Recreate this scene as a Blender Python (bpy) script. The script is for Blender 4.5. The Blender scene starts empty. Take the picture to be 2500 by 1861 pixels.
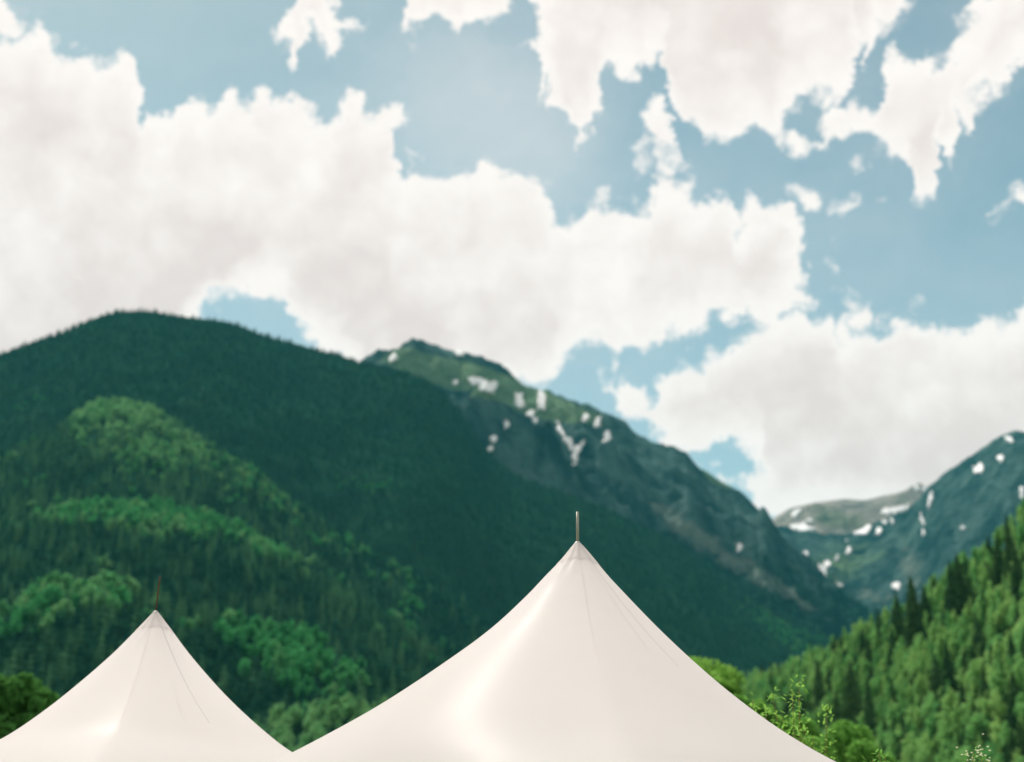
import bpy, bmesh, math, random
import numpy as np
from mathutils import Vector, Matrix
from math import radians as R

random.seed(7)
rng = np.random.default_rng(7)
sc = bpy.context.scene
COL = sc.collection

# ------------------------------------------------------------------ camera
CAM_Z = 1.6
PITCH = R(20.0)
FPX, W0, H0 = 3434.0, 2500.0, 1861.0          # focal length in photo pixels
cam_d = bpy.data.cameras.new('camera')
cam = bpy.data.objects.new('camera', cam_d)
COL.objects.link(cam)
sc.camera = cam
cam.location = (0, 0, CAM_Z)
cam.rotation_euler = (math.pi / 2 + PITCH, 0, 0)
cam_d.sensor_width = 36
cam_d.lens = 36 * FPX / W0
cam_d.clip_start = 0.1
cam_d.clip_end = 60000
cam_d.dof.use_dof = True
cam_d.dof.focus_distance = 11.0
cam_d.dof.aperture_fstop = 1.15

SUN_AZ, SUN_EL = -31.0, 54.0                  # degrees; azimuth from +Y, positive to the right
sun_dir = Vector((math.sin(R(SUN_AZ)) * math.cos(R(SUN_EL)), math.cos(R(SUN_AZ)) * math.cos(R(SUN_EL)), math.sin(R(SUN_EL))))
sun_l = bpy.data.lights.new('sun', 'SUN')
sun_l.energy = 3.1
sun_l.angle = R(0.5)
sun_l.color = (1.0, 0.945, 0.885)
sun = bpy.data.objects.new('sun', sun_l)
COL.objects.link(sun)
sun.location = (0, 0, 50)
sun.rotation_euler = sun_dir.to_track_quat('Z', 'Y').to_euler()

sc.view_settings.view_transform = 'Standard'
sc.view_settings.look = 'None'
sc.view_settings.gamma = 1
sc.view_settings.exposure = 0.58
sc.view_settings.use_curve_mapping = False
cy = sc.cycles
cy.max_bounces = 10
cy.diffuse_bounces = 5
cy.glossy_bounces = 2
cy.transmission_bounces = 8
cy.transparent_max_bounces = 6
cy.volume_bounces = 0
cy.use_denoising = True
cy.sample_clamp_indirect = 6

def pix(px, py):
    """photo pixel -> world direction (x, y, z)"""
    xc = (px - W0 / 2) / FPX; yc = (H0 / 2 - py) / FPX
    return xc, math.cos(PITCH) - yc * math.sin(PITCH), math.sin(PITCH) + yc * math.cos(PITCH)

def azel(px, py):
    x, y, z = pix(px, py)
    return math.degrees(math.atan2(x, y)), math.degrees(math.atan2(z, math.hypot(x, y)))

# ------------------------------------------------------------------ sky
world = bpy.data.worlds.new('World')
sc.world = world
world.use_nodes = True
nt = world.node_tree
nt.nodes.clear()
class G:
    """tiny expression helper over one node tree"""
    def __init__(s, nt): s.nt = nt
    def n(s, t, **kw):
        nd = s.nt.nodes.new(t)
        for k, v in kw.items(): setattr(nd, k, v)
        return nd
    def put(s, sock, v):
        if isinstance(v, bpy.types.NodeSocket): s.nt.links.new(v, sock)
        elif v is not None: sock.default_value = v
    def m(s, op, a, b=None, c=None, clamp=False):
        nd = s.n('ShaderNodeMath', operation=op, use_clamp=clamp)
        s.put(nd.inputs[0], a); s.put(nd.inputs[1], b); s.put(nd.inputs[2], c)
        return nd.outputs[0]
    def v(s, op, a, b=None, scale=None):
        nd = s.n('ShaderNodeVectorMath', operation=op)
        s.put(nd.inputs[0], a); s.put(nd.inputs[1], b)
        if scale is not None: s.put(nd.inputs['Scale'], scale)
        return nd.outputs[0]
    def noise(s, vec, scale, detail=4, rough=0.5, color=False, dist=0.0):
        nd = s.n('ShaderNodeTexNoise')
        s.put(nd.inputs['Vector'], vec); s.put(nd.inputs['Scale'], scale)
        nd.inputs['Detail'].default_value = detail; nd.inputs['Roughness'].default_value = rough
        nd.inputs['Distortion'].default_value = dist
        return nd.outputs['Color' if color else 'Fac']
    def puffs(s, vec, scale, smooth=0.35):
        nd = s.n('ShaderNodeTexVoronoi', feature='SMOOTH_F1')
        s.put(nd.inputs['Vector'], vec); nd.inputs['Scale'].default_value = scale
        nd.inputs['Smoothness'].default_value = smooth
        return nd.outputs['Distance']
    def ramp(s, x, a, b, lo=0.0, hi=1.0, smooth=True):
        nd = s.n('ShaderNodeMapRange', interpolation_type='SMOOTHSTEP' if smooth else 'LINEAR', clamp=True)
        s.put(nd.inputs[0], x)
        for i, q in zip((1, 2, 3, 4), (a, b, lo, hi)): s.put(nd.inputs[i], q)
        return nd.outputs[0]
    def mix(s, f, a, b, blend='MIX'):
        nd = s.n('ShaderNodeMix', data_type='RGBA', blend_type=blend)
        s.put(nd.inputs[0], f)
        for i, q in ((6, a), (7, b)):
            if isinstance(q, tuple) and len(q) == 3: q = (*q, 1)
            s.put(nd.inputs[i], q)
        return nd.outputs[2]

g = G(nt)
tc = g.n('ShaderNodeTexCoord')
D = tc.outputs['Generated']
# cloud lumps: shift the direction a little by noise before looking the outlines up
w1 = g.v('SUBTRACT', g.noise(D, 34, 3, 0.55, color=True), (0.5, 0.5, 0.5))
w2 = g.v('SUBTRACT', g.noise(D, 130, 5, 0.62, color=True), (0.5, 0.5, 0.5))
w3 = g.v('SUBTRACT', g.noise(D, 420, 4, 0.6, color=True), (0.5, 0.5, 0.5))
Dw = g.v('ADD', D, g.v('ADD', g.v('SCALE', w1, scale=0.030), g.v('ADD', g.v('SCALE', w2, scale=0.012), g.v('SCALE', w3, scale=0.0045))))
sx = g.n('ShaderNodeSeparateXYZ'); g.put(sx.inputs[0], Dw)
X, Y, Z = sx.outputs
AZ = g.m('MULTIPLY', g.m('ARCTAN2', X, Y), 180 / math.pi)
EL = g.m('MULTIPLY', g.m('ARCSINE', Z), 180 / math.pi)

def cloud(top, bot):
    a0 = min(azel(*p)[0] for p in top + bot); a1 = max(azel(*p)[0] for p in top + bot)
    u = g.ramp(AZ, a0, a1, smooth=False)
    outs = []
    for pts in (top, bot):
        nd = g.n('ShaderNodeFloatCurve')
        cm = nd.mapping; cm.use_clip = False
        c = cm.curves[0]
        q = sorted(((azel(*p)[0] - a0) / (a1 - a0), (azel(*p)[1] + 10) / 60) for p in pts)
        while len(c.points) < len(q): c.points.new(0.5, 0.5)
        for cp, (x_, y_) in zip(c.points, q):
            cp.location = (x_, y_)
            cp.handle_type = 'VECTOR'
        cm.update()
        g.put(nd.inputs['Value'], u)
        outs.append(g.m('MULTIPLY_ADD', nd.outputs[0], 60.0, -10.0))
    f = g.m('MINIMUM', g.m('SUBTRACT', outs[0], EL), g.m('SUBTRACT', EL, outs[1]))
    f = g.m('MINIMUM', f, g.m('MINIMUM', g.m('MULTIPLY_ADD', g.m('SUBTRACT', AZ, a0), 1.0, 0.1), g.m('MULTIPLY_ADD', g.m('SUBTRACT', a1, AZ), 1.0, 0.1)))
    return f, g.m('SUBTRACT', outs[0], EL)

bank1, top1 = cloud(
    [(-700, 200), (-400, 20), (-150, 90), (0, 72), (35, 88), (70, 85), (100, 75), (140, 112), (165, 130), (195, 120), (215, 135), (235, 162), (255, 155), (280, 130), (305, 132), (330, 160), (338, 200),
     (350, 250), (360, 310), (378, 275), (400, 290), (430, 302), (450, 270), (465, 250), (500, 275), (520, 270), (545, 235), (565, 232), (590, 255), (605, 272), (625, 245), (640, 203), (655, 200),
     (670, 220), (690, 225), (720, 220), (745, 240), (770, 265), (800, 262), (830, 245), (850, 220), (880, 222), (895, 260), (915, 275), (940, 258), (952, 300), (957, 380), (975, 430), (990, 415),
     (1020, 415), (1050, 425), (1100, 418), (1125, 415), (1140, 437), (1165, 410), (1200, 400), (1250, 402), (1280, 415), (1310, 425), (1340, 460), (1355, 500), (1385, 510), (1412, 532), (1430, 500),
     (1460, 488), (1490, 505), (1520, 525), (1560, 515), (1588, 520), (1595, 480), (1620, 460), (1650, 452), (1700, 460), (1755, 460), (1780, 475), (1784, 530), (1800, 545), (1830, 515), (1840, 490),
     (1870, 488), (1910, 495), (1925, 540), (1950, 560), (1970, 600), (1976, 640), (1990, 745)],
    [(-700, 1100), (250, 1060), (400, 900), (470, 800), (505, 765), (540, 775), (580, 750), (620, 725), (650, 705), (690, 710), (708, 722), (712, 770), (725, 805), (745, 832), (800, 860), (850, 890), (900, 1000), (1200, 1000),
     (1300, 955), (1340, 940), (1352, 910), (1400, 890), (1430, 865), (1470, 858), (1500, 885), (1530, 850), (1560, 862), (1590, 850), (1620, 830), (1650, 820), (1700, 803), (1760, 790), (1850, 792),
     (1900, 772), (1950, 765), (1990, 748)])
bank2, top2 = cloud(
    [(1505, 962), (1520, 940), (1532, 925), (1550, 945), (1580, 962), (1600, 920), (1640, 885), (1700, 850), (1720, 830), (1760, 825), (1800, 812), (1850, 792), (1900, 780), (1960, 755), (2000, 750),
     (2020, 765), (2035, 800), (2060, 800), (2090, 800), (2120, 785), (2180, 750), (2230, 732), (2265, 755), (2275, 780), (2320, 775), (2370, 785), (2400, 770), (2415, 755), (2430, 778), (2480, 770),
     (2500, 735), (2600, 700), (2900, 640), (3200, 760)],
    [(1505, 975), (1530, 1025), (1600, 1075), (1690, 1122), (1710, 1110), (1780, 1108), (1830, 1104), (1862, 1095), (1880, 1230), (1900, 1255), (2500, 1300), (3200, 1300)])
bank3, _ = cloud([(1790, 1180), (1810, 1150), (1860, 1130), (1880, 1090), (1930, 1000)], [(1790, 1190), (1830, 1230), (1880, 1262), (1930, 1290)])
puff_a, _ = cloud([(675, 95), (700, 60), (718, 20), (728, -60), (790, -90), (815, -30), (840, 20), (862, 62)],
               [(675, 110), (690, 135), (708, 130), (712, 180), (724, 190), (732, 130), (760, 100), (790, 125), (800, 155), (815, 140), (825, 105), (850, 90), (862, 66)])
puff_b, _ = cloud([(985, 60), (1000, 20), (1010, -80), (1230, -60), (1258, 20)],
               [(985, 72), (1010, 74), (1050, 60), (1080, 90), (1110, 108), (1120, 72), (1150, 60), (1190, 82), (1230, 68), (1258, 42)])
upper, _ = cloud([(1293, 60), (1320, -60), (1500, -300), (2000, -400), (2200, -200), (2290, -70)],
              [(1293, 90), (1305, 122), (1322, 112), (1336, 150), (1312, 295), (1330, 310), (1345, 322), (1358, 290), (1380, 320), (1400, 375), (1412, 350), (1440, 335), (1462, 310), (1452, 285), (1465, 245),
               (1480, 195), (1520, 180), (1568, 195), (1578, 162), (1630, 152), (1640, 240), (1650, 275), (1665, 320), (1700, 345), (1740, 370), (1775, 375), (1810, 350), (1830, 330), (1900, 340),
               (1920, 300), (1950, 262), (1990, 240), (2050, 245), (2072, 210), (2105, 170), (2095, 90), (2140, 70), (2180, 80), (2210, 30), (2250, 0), (2290, -60)])
right, _ = cloud([(1955, 345), (1990, 308), (2010, 290), (2060, 270), (2100, 230), (2120, 240), (2156, 230), (2160, 170), (2180, 140), (2200, 150), (2215, 155), (2250, 120), (2300, 110), (2320, 70),
               (2350, 55), (2390, 40), (2400, 0), (2440, -60), (2700, -250), (2950, -300)],
              [(1955, 362), (1980, 368), (2020, 335), (2060, 325), (2100, 345), (2150, 372), (2200, 400), (2230, 425), (2240, 505), (2270, 520), (2305, 500), (2318, 430), (2335, 372), (2380, 350),
               (2368, 320), (2300, 300), (2330, 262), (2370, 240), (2420, 232), (2480, 200), (2500, 165), (2700, 60), (2950, -100)])
puff_c, _ = cloud([(1556, 360), (1565, 310), (1580, 268), (1610, 263), (1635, 280), (1642, 330), (1660, 390), (1685, 430)],
               [(1556, 390), (1590, 400), (1602, 422), (1620, 402), (1650, 402), (1685, 445)])
puff_d, _ = cloud([(925, 290), (950, 258), (1000, 300)], [(925, 320), (955, 345), (1000, 318)])

def puff(px, py, rx, ry, rot=0.0, thin=0.0):
    a, e = azel(px, py)
    k = 180 / math.pi / FPX
    rx *= k; ry *= k
    dx = g.m('SUBTRACT', AZ, a); dy = g.m('SUBTRACT', EL, e)
    c_, s_ = math.cos(rot), math.sin(rot)
    p = g.m('DIVIDE', g.m('ADD', g.m('MULTIPLY', dx, c_), g.m('MULTIPLY', dy, s_)), rx)
    q = g.m('DIVIDE', g.m('SUBTRACT', g.m('MULTIPLY', dy, c_), g.m('MULTIPLY', dx, s_)), ry)
    r = g.m('SQRT', g.m('ADD', g.m('MULTIPLY', p, p), g.m('MULTIPLY', q, q)))
    return g.m('MULTIPLY_ADD', g.m('SUBTRACT', 1.0, r), min(rx, ry), -thin)

F = bank1
parts_ = [bank2, bank3, puff_a, puff_b, upper, right, puff_c, puff_d,
          puff(1968, 487, 26, 16, -0.6), puff(2095, 507, 60, 16, 0.1, 0.12), puff(2095, 405, 45, 20, 0.2), puff(2505, 495, 8, 18, 0, 0.25),
          puff(2050, 668, 22, 14, -0.3, 0.05), puff(2090, 575, 26, 14, 0, 0.12), puff(2020, 700, 30, 12, 0, 0.12), puff(2110, 760, 14, 40, 0, 0.03),
          puff(0, 45, 30, 50), puff(1075, 370, 8, 8), puff(2448, 530, 12, 8, 0, 0.22), puff(1685, 425, 50, 18, -0.9, 0.12), puff(990, 372, 30, 14, 0, 0.08)]
for p in parts_: F = g.m('MAXIMUM', F, p)
# clouds of the same kind over the rest of the sky
sxo = g.n('ShaderNodeSeparateXYZ'); g.put(sxo.inputs[0], D)
inview = g.m('MULTIPLY', g.ramp(g.m('ABSOLUTE', g.m('MULTIPLY', g.m('ARCTAN2', sxo.outputs[0], sxo.outputs[1]), 180 / math.pi)), 21, 27, 1, 0),
             g.ramp(g.m('MULTIPLY', g.m('ARCSINE', sxo.outputs[2]), 180 / math.pi), 35, 40, 1, 0))
gen = g.m('MULTIPLY_ADD', g.noise(Dw, 3.1, 4, 0.5), 30.0, -13.6)
gen = g.m('SUBTRACT', gen, g.m('MULTIPLY', inview, 30.0))
F = g.m('MAXIMUM', F, gen)
fine = g.m('SUBTRACT', g.noise(Dw, 75, 7, 0.62), 0.5)
fine2 = g.m('SUBTRACT', g.noise(Dw, 22, 4, 0.55), 0.5)
p1 = g.puffs(Dw, 30); p2 = g.puffs(Dw, 75)
F = g.m('ADD', F, g.m('ADD', g.m('MULTIPLY', fine, 0.5), g.m('MULTIPLY', fine2, 0.4)))
F = g.m('ADD', F, g.m('ADD', g.m('MULTIPLY_ADD', p1, -1.5, 0.62), g.m('MULTIPLY_ADD', p2, -0.8, 0.50)))
cover = g.ramp(F, -0.22, 0.42)
thick = g.ramp(F, 0.1, 2.8)
deep = g.m('MAXIMUM', g.m('MULTIPLY', g.ramp(top1, 2.4, 5.6), g.ramp(bank1, 0.7, 2.6)), g.m('MULTIPLY', g.ramp(top2, 1.6, 4.6), g.ramp(bank2, 0.5, 2.2)))
body = g.noise(Dw, 8, 3, 0.45)
lump = g.noise(g.v('ADD', Dw, (0.013, -0.006, 0.02)), 20, 4, 0.5)
shade = g.m('MULTIPLY', thick, g.ramp(g.m('MULTIPLY_ADD', lump, 0.35, body), 0.40, 0.95), clamp=True)
shade = g.m('MAXIMUM', shade, g.m('MULTIPLY', deep, g.ramp(body, 0.30, 0.66, 0.15, 1.0)))
crease = g.m('ADD', g.m('MULTIPLY_ADD', p1, 0.6, -0.26), g.m('MULTIPLY_ADD', p2, 0.25, -0.1))
shade = g.m('ADD', shade, g.m('MULTIPLY', crease, g.ramp(F, 0.2, 1.2)), clamp=True)
relief = g.m('SUBTRACT', g.noise(g.v('ADD', D, (0.006, -0.004, -0.010)), 40, 5, 0.55), g.noise(D, 40, 5, 0.55))
shade = g.m('ADD', shade, g.m('MULTIPLY', relief, 0.6), clamp=True)
cloud_col = g.mix(shade, (0.755, 0.69, 0.65), (0.605, 0.52, 0.49))
sky = g.n('ShaderNodeTexSky', sky_type='NISHITA')
sky.sun_disc = False
sky.sun_elevation = R(SUN_EL)
sky.sun_rotation = R(SUN_AZ)
sky.altitude = 2700
sky.air_density = 1.0
sky.dust_density = 2.5
sky.ozone_density = 1.0
skyc = g.mix(1.0, sky.outputs[0], (1.14, 1.06, 0.71), 'MULTIPLY')
SKY_K = 0.12
# the Background strength scales both; clouds are given as radiance / strength
cloud_l = g.mix(1.0, cloud_col, (1 / SKY_K,) * 3, 'MULTIPLY')
veil = g.m('MULTIPLY', g.ramp(g.noise(g.v('MULTIPLY', Dw, (1.0, 1.0, 1.6)), 2.6, 6, 0.62), 0.42, 0.72), 0.16)
thin = g.m('MULTIPLY', g.ramp(g.m('ADD', puff(1230, 300, 420, 330), g.m('MULTIPLY_ADD', g.noise(Dw, 7, 6, 0.6), 4.0, -2.0)), -1.0, 5.0), 0.24)
skyc = g.mix(g.m('ADD', g.m('ADD', veil, thin), 0.0), skyc, cloud_l)
out_c = g.mix(cover, skyc, cloud_l)
bg = g.n('ShaderNodeBackground')
g.put(bg.inputs[0], out_c); bg.inputs[1].default_value = SKY_K
wo = g.n('ShaderNodeOutputWorld')
nt.links.new(bg.outputs[0], wo.inputs[0])
world.cycles.sampling_method = 'MANUAL'
world.cycles.sample_map_resolution = 512

# ------------------------------------------------------------------ materials
def mat(name):
    m = bpy.data.materials.new(name); m.use_nodes = True
    m.node_tree.nodes.clear()
    gg = G(m.node_tree)
    out = gg.n('ShaderNodeOutputMaterial')
    return m, gg, out

def principled(gg, out, col, rough=0.8, spec=0.3, normal=None, translucent=0.0, tcol=None):
    p = gg.n('ShaderNodeBsdfPrincipled')
    gg.put(p.inputs['Base Color'], (*col, 1) if isinstance(col, tuple) else col)
    gg.put(p.inputs['Roughness'], rough); p.inputs['Specular IOR Level'].default_value = spec
    if normal is not None: gg.put(p.inputs['Normal'], normal)
    sh = p.outputs[0]
    if translucent:
        t = gg.n('ShaderNodeBsdfTranslucent')
        tc_ = tcol if tcol is not None else col
        gg.put(t.inputs[0], (*tc_, 1) if isinstance(tc_, tuple) else tc_)
        mx = gg.n('ShaderNodeMixShader'); mx.inputs[0].default_value = translucent
        gg.nt.links.new(sh, mx.inputs[1]); gg.nt.links.new(t.outputs[0], mx.inputs[2]); sh = mx.outputs[0]
    gg.nt.links.new(sh, out.inputs[0])
    return p

def foliage_mat(name, dark, light, alt, trans=0.25, inst=True, spec=0.0):
    m, gg, out = mat(name)
    if inst:
        a = gg.n('ShaderNodeAttribute', attribute_type='INSTANCER', attribute_name='tint'); f = a.outputs['Fac']
    else:
        oi = gg.n('ShaderNodeObjectInfo'); f = oi.outputs['Random']
    gi = gg.n('ShaderNodeNewGeometry')
    c = gg.mix(gi.outputs['Random Per Island'], dark, light)
    c = gg.mix(gg.ramp(f, 0.0, 1.0, smooth=False), c, alt)
    principled(gg, out, c, 0.8, spec, translucent=trans)
    return m

M = {}
M['conifer'] = foliage_mat('conifer_needles', (0.008, 0.055, 0.036), (0.030, 0.115, 0.066), (0.100, 0.240, 0.110), 0.08)
M['aspen'] = foliage_mat('aspen_leaves', (0.045, 0.26, 0.085), (0.10, 0.38, 0.13), (0.20, 0.42, 0.17), 0.4)
M['conifer_o'] = foliage_mat('spruce_needles', (0.030, 0.085, 0.034), (0.060, 0.135, 0.050), (0.075, 0.15, 0.05), 0.15, False)
M['aspen_o'] = foliage_mat('grove_leaves', (0.10, 0.36, 0.11), (0.24, 0.54, 0.18), (0.38, 0.60, 0.20), 0.5, False)
M['lime'] = foliage_mat('lime_leaves', (0.15, 0.36, 0.05), (0.32, 0.56, 0.12), (0.27, 0.50, 0.10), 0.5, False)
M['deep'] = foliage_mat('dense_leaves', (0.05, 0.19, 0.04), (0.12, 0.32, 0.07), (0.09, 0.25, 0.06), 0.35, False)
M['mid'] = foliage_mat('shrub_leaves', (0.10, 0.28, 0.05), (0.24, 0.48, 0.10), (0.18, 0.40, 0.08), 0.5, False)
m_, gg, out = mat('bark')
principled(gg, out, gg.mix(gg.noise(gg.n('ShaderNodeTexCoord').outputs['Object'], 6, 4), (0.08, 0.06, 0.045), (0.22, 0.19, 0.15)), 0.9, 0.2); M['bark'] = m_
m_, gg, out = mat('twig')
principled(gg, out, gg.mix(gg.noise(gg.n('ShaderNodeTexCoord').outputs['Object'], 9, 3), (0.16, 0.15, 0.04), (0.24, 0.2, 0.07)), 0.8, 0.2); M['twig'] = m_
m_, gg, out = mat('flower')
principled(gg, out, (0.75, 0.76, 0.5), 0.7, 0.2, translucent=0.3); M['flower'] = m_

# vinyl canopy
m_, gg, out = mat('vinyl_canopy')
tcn = gg.n('ShaderNodeTexCoord').outputs['Object']
c = gg.mix(gg.ramp(gg.noise(tcn, 1.3, 4, 0.55), 0.35, 0.7), (0.87, 0.86, 0.85), (0.845, 0.83, 0.82))
b = gg.n('ShaderNodeBump'); b.inputs['Strength'].default_value = 0.05; b.inputs['Distance'].default_value = 0.02
gg.put(b.inputs['Height'], gg.noise(tcn, 5.0, 3, 0.5))
rg = gg.ramp(gg.noise(tcn, 2.3, 3), 0.3, 0.7, 0.34, 0.38)
p = principled(gg, out, c, rg, 0.014, b.outputs[0], translucent=0.60, tcol=(0.99, 0.935, 0.925)); M['vinyl'] = m_
m_, gg, out = mat('seam_tape')
principled(gg, out, (0.76, 0.73, 0.69), 0.4, 0.4, translucent=0.25, tcol=(0.6, 0.52, 0.45)); M['seam'] = m_
m_, gg, out = mat('painted_seam_shadow')
principled(gg, out, (0.74, 0.71, 0.68), 0.5, 0.3); M['seam_shade'] = m_  # grey paint for the inner seam's shadow showing through the vinyl
m_, gg, out = mat('aluminium')
tcn = gg.n('ShaderNodeTexCoord').outputs['Object']
p = principled(gg, out, gg.mix(gg.noise(tcn, 14, 3), (0.36, 0.35, 0.27), (0.26, 0.26, 0.2)), 0.45, 0.5); p.inputs['Metallic'].default_value = 0.35; M['metal'] = m_
m_, gg, out = mat('rust')
principled(gg, out, gg.mix(gg.noise(gg.n('ShaderNodeTexCoord').outputs['Object'], 20, 4), (0.13, 0.045, 0.015), (0.07, 0.035, 0.02)), 0.85, 0.2); M['rust'] = m_
m_, gg, out = mat('snow')
principled(gg, out, gg.mix(gg.noise(gg.n('ShaderNodeTexCoord').outputs['Object'], 0.02, 4), (0.97, 0.95, 0.94), (0.86, 0.84, 0.82)), 0.8, 0.2); M['snow'] = m_

def ground_mat(name, cols, scale=0.01):
    m, gg, out = mat(name)
    t = gg.n('ShaderNodeTexCoord').outputs['Object']
    n1 = gg.noise(t, scale, 6, 0.6); n2 = gg.noise(t, scale * 7, 5, 0.6)
    c = gg.mix(gg.ramp(n1, 0.35, 0.65), cols[0], cols[1])
    c = gg.mix(gg.ramp(n2, 0.4, 0.7), c, cols[2])
    principled(gg, out, c, 1.0, 0.0)
    return m
M['bounce_ground'] = ground_mat('pale_bounce', ((0.52, 0.49, 0.45), (0.46, 0.43, 0.39), (0.58, 0.55, 0.5)), 3.0)  # pale tone chosen to throw light up under the canopies
M['floor'] = ground_mat('forest_floor', ((0.010, 0.045, 0.026), (0.016, 0.052, 0.028), (0.012, 0.04, 0.022)))
M['meadow'] = ground_mat('meadow_grass', ((0.05, 0.10, 0.025), (0.07, 0.12, 0.03), (0.09, 0.10, 0.04)), 0.2)
M['grove'] = ground_mat('grove_floor', ((0.05, 0.12, 0.035), (0.07, 0.15, 0.04), (0.05, 0.10, 0.03)), 0.05)

def rock_mat(name, rock, rock2, grass, wood, spur=(0.17, 0.22, 0.18)):
    m, gg, out = mat(name)
    t = gg.n('ShaderNodeTexCoord').outputs['Object']
    a = gg.n('ShaderNodeAttribute', attribute_name='cover'); sp = gg.n('ShaderNodeSeparateColor'); gg.put(sp.inputs[0], a.outputs['Color'])
    n1 = gg.noise(t, 0.006, 7, 0.62); n2 = gg.noise(t, 0.022, 6, 0.65); n3 = gg.noise(t, 0.0025, 4, 0.5)
    st = gg.v('MULTIPLY', t, (0.012, 0.012, 0.002))
    streak = gg.noise(st, 1.0, 6, 0.6)
    c = gg.mix(gg.ramp(gg.m('MULTIPLY_ADD', streak, 0.6, gg.m('MULTIPLY', n1, 0.5)), 0.42, 0.68), rock, rock2)
    # grass in the gentler parts, woods lower
    gm = gg.ramp(gg.m('ADD', sp.outputs[0], gg.m('SUBTRACT', n1, 0.5)), 0.38, 0.62)
    c = gg.mix(gm, c, gg.mix(gg.ramp(n2, 0.35, 0.7), grass, tuple(q * 0.62 for q in grass)))
    wm = gg.ramp(gg.m('ADD', sp.outputs[1], gg.m('MULTIPLY', gg.m('SUBTRACT', n2, 0.5), 1.6)), 0.4, 0.6)
    c = gg.mix(wm, c, wood)
    sm = gg.ramp(gg.m('ADD', sp.outputs[2], gg.m('MULTIPLY', gg.m('SUBTRACT', n2, 0.5), 2.2)), 0.40, 1.0)
    c = gg.mix(sm, c, spur)
    b = gg.n('ShaderNodeBump'); b.inputs['Strength'].default_value = 1.0; b.inputs['Distance'].default_value = 60
    gg.put(b.inputs['Height'], gg.m('ADD', n2, n1))
    principled(gg, out, c, 1.0, 0.03, b.outputs[0])
    return m
M['rock'] = rock_mat('rocky_slope', (0.010, 0.044, 0.044), (0.095, 0.175, 0.155), (0.16, 0.27, 0.14), (0.008, 0.042, 0.030))
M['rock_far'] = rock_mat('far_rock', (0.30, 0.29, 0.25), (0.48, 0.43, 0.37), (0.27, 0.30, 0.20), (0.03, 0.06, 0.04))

# ------------------------------------------------------------------ object helpers
def link(o): COL.objects.link(o); return o
def mesh_obj(name, verts, faces, material=None, parent=None, smooth=False):
    me = bpy.data.meshes.new(name)
    me.from_pydata([tuple(v) for v in verts], [], faces)
    if material: me.materials.append(material)
    if smooth: me.shade_smooth()
    me.update()
    o = bpy.data.objects.new(name, me); link(o)
    if parent: o.parent = parent
    return o
def grid_obj(name, P, material, smooth=True, kind='structure', closed=False):
    ny, nx = P.shape[:2]
    idx = np.arange(ny * nx).reshape(ny, nx)
    f = np.stack([idx[:-1, :-1], idx[:-1, 1:], idx[1:, 1:], idx[1:, :-1]], -1).reshape(-1, 4)
    me = bpy.data.meshes.new(name)
    me.vertices.add(ny * nx); me.vertices.foreach_set('co', P.reshape(-1).astype(np.float32))
    me.loops.add(f.size); me.loops.foreach_set('vertex_index', f.reshape(-1).astype(np.int32))
    me.polygons.add(len(f)); me.polygons.foreach_set('loop_start', (np.arange(len(f)) * 4).astype(np.int32))
    me.update(calc_edges=True)
    if smooth: me.shade_smooth()
    me.materials.append(material)
    o = bpy.data.objects.new(name, me); link(o)
    if kind: o['kind'] = kind
    return o
def empty(name, loc, rz=0.0):
    e = bpy.data.objects.new(name, None); link(e); e.location = loc; e.rotation_euler.z = rz
    e.empty_display_size = 0.3
    return e
def tag(o, label=None, cat=None, group=None, kind=None):
    for k, v in (('label', label), ('category', cat), ('group', group), ('kind', kind)):
        if v: o[k] = v
    return o

# numpy gradient noise
_perm = np.random.default_rng(3).permutation(512)
_ga = np.random.default_rng(4).uniform(0, 2 * math.pi, 512)
def pnoise(x, y):
    xi = np.floor(x).astype(int); yi = np.floor(y).astype(int)
    xf = x - xi; yf = y - yi
    def gr(ix, iy, dx, dy):
        h = _perm[(ix + _perm[iy & 511]) & 511]
        return np.cos(_ga[h]) * dx + np.sin(_ga[h]) * dy
    u = xf ** 3 * (xf * (xf * 6 - 15) + 10); v = yf ** 3 * (yf * (yf * 6 - 15) + 10)
    a = gr(xi, yi, xf, yf); b = gr(xi + 1, yi, xf - 1, yf)
    c = gr(xi, yi + 1, xf, yf - 1); d = gr(xi + 1, yi + 1, xf - 1, yf - 1)
    return (a + (b - a) * u) * (1 - v) + (c + (d - c) * u) * v
def fbm(x, y, n=5, rough=0.5):
    s = 0; a = 1.0
    for i in range(n):
        s = s + a * pnoise(x * 2 ** i + 13.7 * i, y * 2 ** i - 7.1 * i); a *= rough
    return s
def ridged(x, y, n=5):
    s = 0; a = 1.0
    for i in range(n):
        s = s + a * (0.5 - np.abs(pnoise(x * 2 ** i + 5.3 * i, y * 2 ** i + 9.1 * i))) ; a *= 0.5
    return s

def project(P):
    x = P[..., 0]; y = P[..., 1]; z = P[..., 2] - CAM_Z
    dep = y * math.cos(PITCH) + z * math.sin(PITCH)
    up = z * math.cos(PITCH) - y * math.sin(PITCH)
    return W0 / 2 + FPX * x / dep, H0 / 2 - FPX * up / dep

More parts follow.
